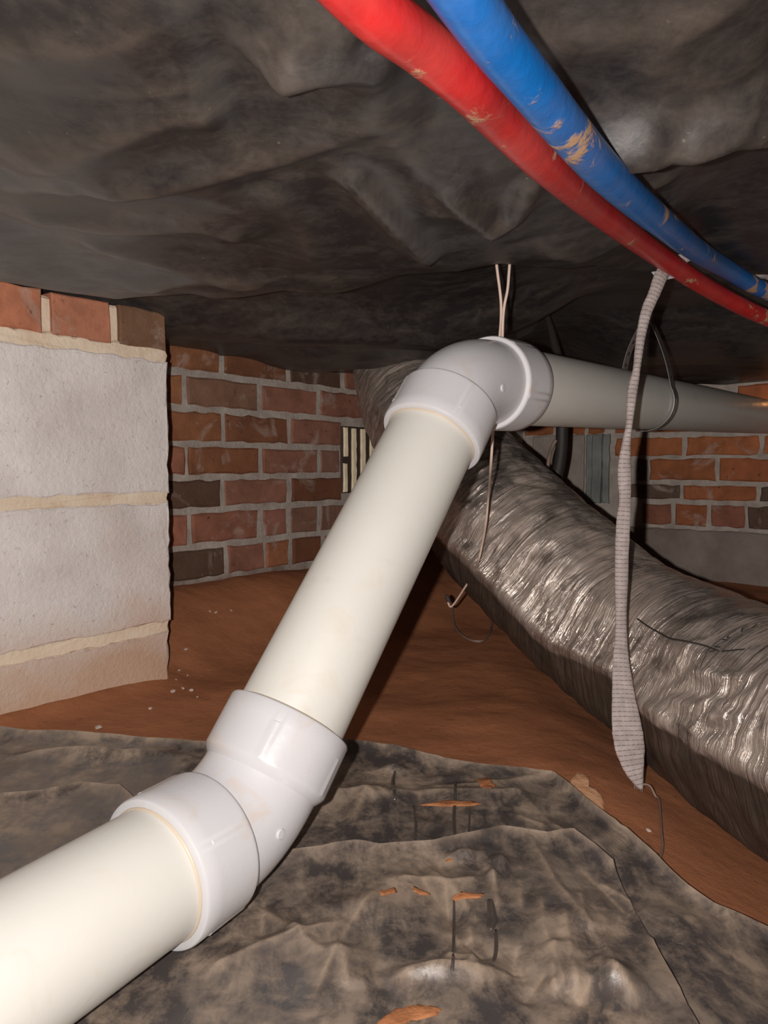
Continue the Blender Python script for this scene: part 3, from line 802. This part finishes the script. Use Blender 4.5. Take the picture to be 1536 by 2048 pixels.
# ------------------------------------------------------------------ plastic sheeting on the ground
def sheetA_z(x, y):
    z = floor_z(x, y) + 0.005
    for (l, a, w1, w2) in ALINES: z = z + fold(x, y, l, a, w1, w2)
    z = z + 0.0012 * ridged(x * 5 + y * 2, y * 7, 91, 1) + 0.0018 * fbm(x * 12, y * 12, 93, 2) + pimples(x, y, APIM)
    return np.maximum(z, floor_z(x, y) + 0.0015)
def fl_xy(pts):
    out = []
    for (px, py) in pts:
        q = hit_height(px, py, floor_z); out.append((q[0], q[1]))
    return out
ALINES = [(fl_xy(l), a, w1, w2) for (l, a, w1, w2) in (
    ([(560, 1612), (700, 1609), (860, 1604), (1000, 1607), (1100, 1612)], 0.009, 0.012, 0.03),
    ([(0, 1526), (150, 1524), (250, 1527), (360, 1512)], 0.006, 0.010, 0.02),
    ([(830, 1590), (960, 1588), (1100, 1567)], 0.004, 0.008, 0.01),
    ([(930, 1555), (1040, 1610), (1200, 1740)], 0.003, 0.01, 0.02),
)]
def sheet(name, far_px, near_y, fn, lines, ncol=420, nrow=230, lip=0.0, seed=0, thick=0.0006):
    far = np.array([hit_height(px, py, floor_z)[:2] for px, py in far_px])
    x = np.linspace(far[0, 0], far[-1, 0], ncol)
    fy = np.interp(x, far[:, 0], far[:, 1]) + 0.0025 * fbm(x * 30, x * 0 + seed, seed, 3)
    v = np.concatenate([np.linspace(0, 0.72, 25)[:-1], np.linspace(0.72, 1, nrow - 24)])[None, :]
    Yg = near_y + (fy[:, None] - near_y) * v; Xg = np.repeat(x[:, None], nrow, 1)
    Zg = fn(Xg, Yg) + lip * np.exp(-(fy[:, None] - Yg) / 0.012)
    top = np.stack([Xg, Yg, Zg], -1).reshape(-1, 3)
    crz = np.zeros(Xg.shape)
    for (l, a_, w1_, w2_) in lines: crz = np.maximum(crz, fold(Xg, Yg, l, 1.0, 0.0022, 0.0045))
    crz = np.maximum(crz, 0.6 * np.exp(-(fy[:, None] - Yg) / 0.004))
    return mesh(name, top, grid_faces(ncol, nrow), 'floor_film', attr={'crease': crz})
farA = [(-700, 1452), (-300, 1462), (0, 1477), (160, 1487), (320, 1503), (430, 1508), (560, 1500), (690, 1503), (800, 1518), (900, 1545), (960, 1556), (1030, 1562), (1105, 1567), (1170, 1622), (1240, 1680), (1310, 1738), (1370, 1800), (1430, 1847), (1536, 1893), (1700, 1935)]
BLINES = [(fl_xy(l), a, w1, w2) for (l, a, w1, w2) in (
    ([(760, 1790), (860, 1788), (905, 1797), (980, 1792)], 0.005, 0.010, 0.015),
    ([(870, 1720), (890, 1790), (905, 1930)], -0.004, 0.012, 0.012),
    ([(1055, 1705), (1110, 1800), (1200, 1920), (1240, 2000)], 0.005, 0.010, 0.014),
    ([(1125, 1850), (1140, 1940), (1160, 2040)], 0.005, 0.008, 0.012),
    ([(770, 1800), (700, 1890), (620, 2045)], 0.005, 0.010, 0.02),
    ([(460, 1760), (600, 1740), (760, 1728)], 0.005, 0.012, 0.03),
    ([(400, 1990), (520, 1930), (700, 1880)], 0.006, 0.012, 0.02),
    ([(960, 1720), (985, 1790), (1000, 1870)], 0.004, 0.012, 0.012),
    ([(1290, 1900), (1340, 1960), (1400, 2046)], 0.005, 0.012, 0.02),
    ([(770, 2000), (900, 1985), (1030, 1990)], 0.005, 0.014, 0.014),
    ([(1180, 1960), (1230, 2005), (1280, 2046)], 0.006, 0.014, 0.014),
)]
rb = random.Random(12)
for _ in range(26):                                   # fine random creases fanning out from the pipe
    px = rb.uniform(520, 1420); py = rb.uniform(1790, 2020); an = rb.gauss(1.25, 0.55); ln = rb.uniform(70, 220)
    pts = [(px + math.cos(an) * ln * t + rb.uniform(-8, 8), py + math.sin(an) * ln * t * 0.8) for t in (-0.5, 0, 0.5)]
    BLINES.append((fl_xy(pts), rb.choice((-1, 1)) * rb.uniform(0.0015, 0.004), rb.uniform(0.004, 0.012), rb.uniform(0.004, 0.012)))
for _ in range(14):
    px = rb.uniform(620, 1330); py = rb.uniform(1560, 1720); an = rb.gauss(0.5, 0.8); ln = rb.uniform(60, 170)
    pts = [(px + math.cos(an) * ln * t, py + math.sin(an) * ln * t * 0.5 + rb.uniform(-5, 5)) for t in (-0.5, 0, 0.5)]
    ALINES.append((fl_xy(pts), rb.choice((-1, 1)) * rb.uniform(0.001, 0.003), rb.uniform(0.004, 0.012), rb.uniform(0.004, 0.012)))
def pimples(x, y, lst):
    """small blisters of film standing up steeply, catching the light"""
    z = 0
    for (cx, cy, sx_, sy_, h_) in lst: z = z + h_ * np.exp(-((x - cx) / sx_) ** 2 - ((y - cy) / sy_) ** 2)
    return z
BPIM = [(*hit_height(px, py, floor_z)[:2], a, b, h_) for px, py, a, b, h_ in ((925, 1745, .012, .006, .0075), (1000, 1762, .006, .009, .008), (985, 1792, .005, .006, .006), (1225, 2003, .013, .009, .009),
        (870, 1988, .026, .007, .0075), (1100, 1830, .008, .008, .003), (700, 1850, .03, .012, .004))]
APIM = [(*hit_height(px, py, floor_z)[:2], a, b, h_) for px, py, a, b, h_ in ((785, 1551, .012, .007, .0085), (900, 1570, .02, .008, .004), (180, 1524, .07, .009, .008), (1350, 1850, .03, .012, .004))]
def sheetB_z(x, y):
    z = np.maximum(floor_z(x, y) + 0.011, sheetA_z(x, y) + 0.002) * 1.0
    w = 0
    for (l, a, w1, w2) in BLINES: w = w + fold(x, y, l, a, w1, w2)
    w = w + 0.0013 * ridged(x * 7 + y * 3, y * 6, 191, 1) + 0.0016 * fbm(x * 13, y * 13, 193, 2) + pimples(x, y, BPIM)
    return np.maximum(z + w, sheetA_z(x, y) + 0.0012)
sA = sheet('ground_sheeting', farA, -0.5, sheetA_z, ALINES, lip=0.010, seed=5)
tag(sA, 'muddy black plastic ground sheet with a cut edge against the clay', 'plastic sheet')
farB = [(-500, 1680), (-200, 1650), (0, 1628), (60, 1621), (160, 1601), (240, 1606), (330, 1700), (420, 1775), (500, 1767), (640, 1748), (760, 1731), (884, 1720), (932, 1713), (1006, 1698), (1094, 1713), (1147, 1704), (1190, 1737), (1225, 1768)]
sB = sheet('overlapping_sheeting', farB, -0.5, sheetB_z, BLINES, lip=0.009, seed=8)
tag(sB, 'second black plastic sheet, wrinkled and muddy, lapped over the ground sheet', 'plastic sheet')

def patch(name, outline, fn, lift, mat, parent=None, per=5, seed=0, dome=0.002):
    """thin lump conforming to a height field: outline given in picture positions"""
    q = [hit_height(px, py, fn)[:2] for px, py in outline]
    q.append(q[0]); ring = []
    rnd = random.Random(seed)
    for a, b in zip(q[:-1], q[1:]):
        for t in np.linspace(0, 1, per, endpoint=False): ring.append(a + (b - a) * t + np.array([rnd.gauss(0, 1), rnd.gauss(0, 1)]) * 0.0004)
    ring = np.array(ring); c = ring.mean(0); m = len(ring)
    V = []; 
    for k, (f, hgt) in enumerate(((1.0, 0.0), (0.97, 0.6), (0.85, 1.0), (0.5, 1.1), (0.2, 1.1))):
        p = c + (ring - c) * f
        z = fn(p[:, 0], p[:, 1]) - 0.0008 + (lift + dome * 0.3) * hgt + (0 if k == 0 else 1) * dome * 0.5 * fbm(p[:, 0] * 90, p[:, 1] * 90, seed, 2)
        V.append(np.column_stack([p, z]))
    V.append(np.array([[c[0], c[1], float(fn(c[:1], c[1:])[0]) + lift]]))
    n = 5; Fc = [tuple(f) for f in grid_faces(n, m, True)]
    b = (n - 1) * m
    Fc += [(b + i, b + (i + 1) % m, n * m) for i in range(m)]
    o = mesh(name, np.concatenate(V), Fc, mat, parent); fix_normals(o); return o
fk = patch('clay_flake', [(1140, 1562), (1150, 1549), (1168, 1549), (1178, 1560), (1179, 1578), (1196, 1585), (1208, 1598), (1207, 1618), (1196, 1634), (1180, 1627), (1160, 1608), (1142, 1590)], floor_z, 0.004, 'flake', None, 4, 3)
tag(fk, 'pale dried clay flake lying beside the cut edge of the ground sheet', 'clay flake')
for i, o_ in enumerate(([(838, 1609), (880, 1604), (950, 1603), (965, 1608), (940, 1613), (880, 1613)],
                        [(950, 1560), (975, 1557), (990, 1572), (982, 1580), (962, 1574)],
                        [(968, 1700), (990, 1682), (1005, 1672), (1010, 1678), (995, 1695), (975, 1703)])):
    adopt(patch('mud_smear', o_, sheetA_z, 0.0015, 'smear', None, 4, 10 + i), sA)
for i, o_ in enumerate(([(904, 1793), (940, 1787), (968, 1789), (962, 1796), (930, 1798), (905, 1803)],
                        [(826, 1773), (840, 1780), (862, 1790), (840, 1790), (826, 1783)],
                        [(758, 1783), (790, 1777), (795, 1784), (760, 1790)],
                        [(882, 1723), (902, 1719), (908, 1724), (890, 1728)],
                        [(752, 2046), (790, 2018), (840, 2008), (884, 2020), (870, 2034), (820, 2040), (790, 2060)])):
    adopt(patch('mud_smear', o_, sheetB_z, 0.0015, 'smear', None, 4, 20 + i), sB)
def streak(pts, w, fn, owner):
    q = np.array([hit_height(px, py, fn) for px, py in pts]); q = catmull(q, 8); q[:, 2] = fn(q[:, 0], q[:, 1]) + 0.0003
    r = w * (0.55 + 0.45 * np.sin(np.linspace(0, 1, len(q)) * math.pi) ** 0.5)
    V, Fc = tube_data(q, r, 10); V[:, 2] = np.repeat(q[:, 2], 10) + (V[:, 2] - np.repeat(q[:, 2], 10)) * 0.35
    adopt(mesh('wet_streak', V, Fc, 'wet'), owner)
for pts, w in (([(790, 1542), (786, 1565), (790, 1600)], .0022), ([(912, 1565), (910, 1600), (908, 1640), (911, 1690)], .0018), ([(940, 1613), (938, 1660), (936, 1710)], .0011),
               ([(828, 1612), (832, 1650), (830, 1690)], .0014), ([(968, 1630), (975, 1660), (988, 1682)], .0012), ([(1010, 1624), (1016, 1650), (1024, 1664)], .0020)):
    streak(pts, w, sheetA_z, sA)
for pts, w in (([(908, 1800), (908, 1850), (906, 1920), (902, 1932)], .0012), ([(980, 1800), (984, 1840), (980, 1860)], .0035), ([(992, 1860), (992, 1900), (986, 1925)], .0014)):
    streak(pts, w, sheetB_z, sB)
adopt(patch('wet_spot', [(1010, 1652), (1022, 1655), (1036, 1662), (1030, 1672), (1012, 1680), (1002, 1682), (1003, 1668)], sheetA_z, 0.0008, 'wet', None, 4, 40, 0.0004), sA)

# ------------------------------------------------------------------ woven hanging strap
SP = [(1400, 500, 20, .90), (1360, 520, 22, .90), (1338, 532, 26, .885), (1323, 550, 28, .87), (1308, 588, 24, .862), (1294, 620, 22, .858), (1284, 660, 19, .856), (1278, 700, 17, .855), (1273, 740, 15, .855), (1266, 775, 20, .855), (1262, 810, 18, .854),
      (1258, 850, 12, .853), (1253, 885, 17, .852), (1249, 925, 25, .851), (1249, 960, 27, .85), (1250, 1000, 23, .85), (1247, 1040, 27, .849), (1244, 1100, 28, .848), (1243, 1160, 28, .846),
      (1242, 1220, 25, .844), (1242, 1270, 25, .842), (1242, 1320, 33, .83), (1246, 1380, 44, .815), (1251, 1430, 55, .80), (1256, 1472, 62, .79), (1261, 1505, 58, .783), (1268, 1538, 42, .778), (1276, 1562, 24, .775), (1281, 1577, 10, .773)]
pth = catmull([P(a, b, d) for a, b, w, d in SP], 6); wd = catmull([np.array([w / F_PX * d, 0, 0]) for a, b, w, d in SP], 6)[:, 0]
ls = np.concatenate([[0], np.cumsum(np.linalg.norm(np.diff(pth, axis=0), axis=1))])
T = np.gradient(pth, axis=0); T /= np.linalg.norm(T, axis=1)[:, None]
tw = 0.22 * np.sin(ls * 30) * np.interp(ls, [0, ls[-1] * 0.6, ls[-1]], [1, 1, 0.3])
side = np.cross(T, np.array([0, 1.0, 0])); side /= np.linalg.norm(side, axis=1)[:, None]; fr = np.cross(side, T)
sd = side * np.cos(tw)[:, None] + fr * np.sin(tw)[:, None]; fr2 = np.cross(sd, T)
NS = 20; a = np.linspace(0, 2 * math.pi, NS + 1)
hw = wd / 2; th = np.clip(0.0032 * (0.012 / np.maximum(hw, 0.003)) ** 0.5, 0.0012, 0.005)
rag = 1 + 0.05 * fbm(ls * 220, ls * 0 + 4, 77, 2)
Vs = pth[:, None] + (hw * rag)[:, None, None] * np.cos(a)[None, :, None] * sd[:, None] + (th[:, None, None] * np.sin(a)[None, :, None] * (1 - 0.55 * np.cos(2 * a) * 0)[None, :, None]) * fr2[:, None]
lw = ls / ls[-1]
uvs = np.stack([np.repeat(ls[:, None], NS + 1, 1), np.cos(a)[None] * hw[:, None] + 0.05], -1)
strap = empty('hanging_strap', tuple(float(q) for q in pth[-1])); bpy.context.view_layer.update()
tag(strap, 'twisted woven strap hanging from the water tubes in front of the duct', 'strap')
adopt(mesh('webbing', Vs.reshape(-1, 3), grid_faces(len(pth), NS + 1), 'web', None, True, uvs.reshape(-1, 2)), strap)
for i in range(9):
    b0 = P(1266 + i * 2.2, 1560 + 2 * i % 9, .775); e = b0 + np.array([random.uniform(-.003, .007), random.uniform(-.004, .004), -random.uniform(.006, .014)])
    adopt(tube('frayed_thread', catmull([b0, (b0 + e) / 2 + np.array([random.uniform(-.002, .002), 0, 0]), e], 5), 0.00055, 'wire_brown', None, 6), strap)
tl_ = [P(1286, 1568, .773), P(1300, 1572, .772), P(1311, 1592, .768), P(1318, 1630, .762)] + [hit_height(px, py, floor_z, dy=.003) for px, py in ((1323, 1670), (1325, 1702), (1318, 1728))]
tl_ = [np.array([q[0], q[1], max(q[2], float(floor_z(q[0], q[1])) + 0.002)]) for q in tl_]
adopt(tube('loose_thread', catmull(tl_, 8), 0.0012, 'wire_brown', None, 8), strap)
# strap continuing over the tubes
st2 = catmull([P(1400, 492, .905), P(1425, 502, .97), P(1460, 521, 1.02), P(1500, 546, 1.06), P(1545, 563, 1.09), P(1620, 590, 1.14)], 10)
st2 = st2 + np.array([0, 0.004, 0.006])
adopt(tube('tied_strap_end', st2, 0.0052 + 0.0010 * np.sin(np.arange(len(st2)) * 1.1), 'web', None, 10), strap)
tf = patch
def flap(name, tri, mat):
    V = [P(*q) for q in tri]; c = np.cross(V[1] - V[0], V[2] - V[0]); c = c / np.linalg.norm(c) * 0.0007
    n = len(V); V2 = V + [q + c for q in V]
    Fc = [tuple(range(n)), tuple(range(2 * n - 1, n - 1, -1))] + [(i, (i + 1) % n, n + (i + 1) % n, n + i) for i in range(n)]
    o = mesh(name, V2, Fc, mat, None, False); fix_normals(o); return o
t1 = flap('torn_film', [(1303, 545, .885), (1316, 543, .875), (1332, 550, .88), (1352, 555, .89), (1330, 560, .88), (1312, 556, .875)], 'white_film')
adopt(t1, strap)

# ------------------------------------------------------------------ perforated metal hanger round the pipe
sC = 0.581; hc = C2 + D2 * sC
hn = np.array([D2[1], -D2[0], 0]); hn /= np.linalg.norm(hn)         # towards the room
hup = np.cross(hn, D2); hup = hup if hup[2] > 0 else -hup
topz = P(1290, 648, 1.23)
tz = float((topz - hc) @ ZU)
loop2 = []
for t in np.linspace(0, 1, 16): loop2.append((-0.010 + (-0.0405 + 0.010) * t - 0.008 * math.sin(math.pi * t), tz + (0.030 - tz) * t))
for ang_ in np.linspace(math.radians(150), math.radians(390), 50): loop2.append((0.0475 * math.cos(ang_), 0.0475 * math.sin(ang_)))
for t in np.linspace(0, 1, 16): loop2.append((0.0415 + (0.008 - 0.0415) * t + 0.004 * math.sin(math.pi * t), 0.0235 + (tz - 0.0235) * t))
lp = np.array([hc + hn * x + hup * z for x, z in loop2])
# resample evenly
sg = np.concatenate([[0], np.cumsum(np.linalg.norm(np.diff(lp, axis=0), axis=1))])
n = 151; q = np.linspace(0, sg[-1], n); lp = np.stack([np.interp(q, sg, lp[:, i]) for i in range(3)], 1)
Tn = np.gradient(lp, axis=0); Tn /= np.linalg.norm(Tn, axis=1)[:, None]
Nn = np.cross(Tn, D2); cols = (-0.011, -0.0036, 0.0036, 0.011)
V = []; Fc = []
for lay in (0.0, 0.0011):
    for i in range(n):
        for c_ in cols: V.append(lp[i] + D2 * c_ + Nn[i] * lay)
def vid(l, i, c_): return l * n * 4 + i * 4 + c_
for i in range(n - 1):
    for c_ in range(3):
        if c_ == 1 and i % 7 in (3, 4): 
            continue
        Fc.append((vid(0, i, c_), vid(0, i, c_ + 1), vid(0, i + 1, c_ + 1), vid(0, i + 1, c_)))
        Fc.append((vid(1, i, c_), vid(1, i + 1, c_), vid(1, i + 1, c_ + 1), vid(1, i, c_ + 1)))
    for c_ in (0, 3): Fc.append((vid(0, i, c_), vid(0, i + 1, c_), vid(1, i + 1, c_), vid(1, i, c_)))
hg = mesh('perforated_hanger', V, Fc, 'steel', None, False); fix_normals(hg)
tag(hg, 'thin perforated metal strap looped under the white drain pipe', 'pipe hanger')

# ------------------------------------------------------------------ wires and hose
def to_world(lst): return [P(*q) for q in lst]
w1 = catmull(to_world([(990, 500, .86), (995, 545, .86), (999, 575, .862), (1002, 605, .865), (1002, 640, .87), (999, 680, .88), (994, 760, .885), (988, 840, .885), (985, 880, .89), (981, 940, .91)]) + [before_duct(px, py, g_) for px, py, g_ in ((977, 990, .14), (972, 1045, .09), (964, 1090, .06), (957, 1120, .05))] +
             [P(946, 1148, 1.17), P(926, 1181, 1.2), P(907, 1209, 1.22), P(900, 1213, 1.225), P(896, 1204, 1.23)], 8)
tag(tube('pale_wire', w1, 0.0017, 'wire_white', seg=10), 'long pale wire dangling behind the upper bend down to the clay', 'wire')
w2 = catmull(to_world([(1021, 505, .86), (1018, 545, .86), (1015, 580, .862), (1009, 610, .864), (1006, 640, .866), (1005, 675, .868), (1004, 720, .87)]), 8)
tag(tube('pale_wire', w2, 0.0017, 'wire_white', seg=10), 'short pale wire crossing another just above the upper bend', 'wire')
w3 = catmull([hit_height(px, py, floor_z, dy=.008) for px, py in ((906, 1215), (905, 1232), (908, 1255), (920, 1275), (938, 1287), (955, 1291), (968, 1288), (978, 1275), (983, 1260), (985, 1240))], 8)
tag(tube('wire_loop', w3, 0.0024, 'wire_brown', seg=10), 'curled brown wire loop resting on the red clay beside the duct', 'wire')
nut_p = P(896, 1199, 1.232)
nut = lathe_along('wire_nut', nut_p, np.array([-0.4, 0.2, 0.8]), [(-0.006, 0.001), (-0.006, 0.0035), (0.002, 0.0042), (0.007, 0.0032), (0.009, 0.0008)], 'rust', None, 16)
tag(nut, 'tiny dark wire connector at the tip of the dangling wire', 'wire nut')
hp = catmull(to_world([(1025, 525, 1.36), (1042, 548, 1.37), (1062, 575, 1.39), (1082, 605, 1.42), (1096, 640, 1.46), (1107, 680, 1.5), (1118, 730, 1.54), (1124, 800, 1.57), (1124, 860, 1.58), (1122, 905, 1.59), (1115, 945, 1.6), (1104, 985, 1.61), (1095, 1020, 1.62)]), 10)
tag(tube('black_hose', hp, np.interp(np.linspace(0, 1, len(hp)), [0, .35, .6, 1], [.004, .006, .0125, .0135]), 'hose', seg=18), 'dusty black hose dropping behind the white drain pipe onto the duct', 'hose')
cs2 = catmull(to_world([(1112, 880, 1.56), (1104, 895, 1.56), (1098, 915, 1.55), (1095, 940, 1.55)]), 8)
tag(tube('brown_strap', cs2, 0.004, 'wire_brown', seg=8), 'short brown strap curling beside the black hose', 'strap')

w4 = catmull([onto_duct(px, py, .003) for px, py in ((1278, 1240), (1300, 1255), (1322, 1268), (1345, 1280), (1375, 1287), (1410, 1295), (1440, 1306))], 8)
tag(tube('thin_wire', w4, 0.0010, 'hose', seg=8), 'thin dark wire lying across the top of the foil duct', 'wire')

# ------------------------------------------------------------------ crumbs on the clay
def crumb_mesh(seed):
    rnd = random.Random(seed)
    import bmesh
    bm = bmesh.new(); bmesh.ops.create_icosphere(bm, subdivisions=1, radius=1.0)
    for v in bm.verts: v.co *= rnd.uniform(0.7, 1.15); v.co.z *= 0.6
    me = bpy.data.meshes.new('mortar_crumb'); bm.to_mesh(me); bm.free(); me.materials.append(MAT['crumb']); return me
CM = [crumb_mesh(i) for i in range(4)]
for i, (px, py, s) in enumerate(((372, 1300, .004), (358, 1342, .003), (346, 1384, .0045), (383, 1382, .004), (366, 1378, .003), (198, 1457, .005), (127, 1472, .0035), (420, 1224, .0035), (432, 1226, .004),
                                 (300, 1418, .003), (462, 1222, .003), (375, 1352, .0025), (1297, 1663, .003), (352, 1360, .002), (395, 1395, .002))):
    q = hit_height(px, py, floor_z, dy=s * 0.4)
    o = bpy.data.objects.new('mortar_crumb', CM[i % 4]); COL.objects.link(o)
    o.location = tuple(float(v) for v in q); o.scale = (s, s, s); o.rotation_euler = (random.uniform(0, .5), random.uniform(0, .5), random.uniform(0, 6))
    tag(o, 'tiny pale mortar crumb lying on the red clay', 'crumb', 'mortar crumbs scattered on the clay')
lf = patch('dry_leaf', [(1215, 1753), (1218, 1738), (1223, 1722), (1226, 1735), (1222, 1752), (1217, 1760)], sheetA_z, 0.002, 'leaf', None, 3, 60, 0.0005)
tag(lf, 'small dry leaf sliver lying on the muddy ground sheet', 'leaf')
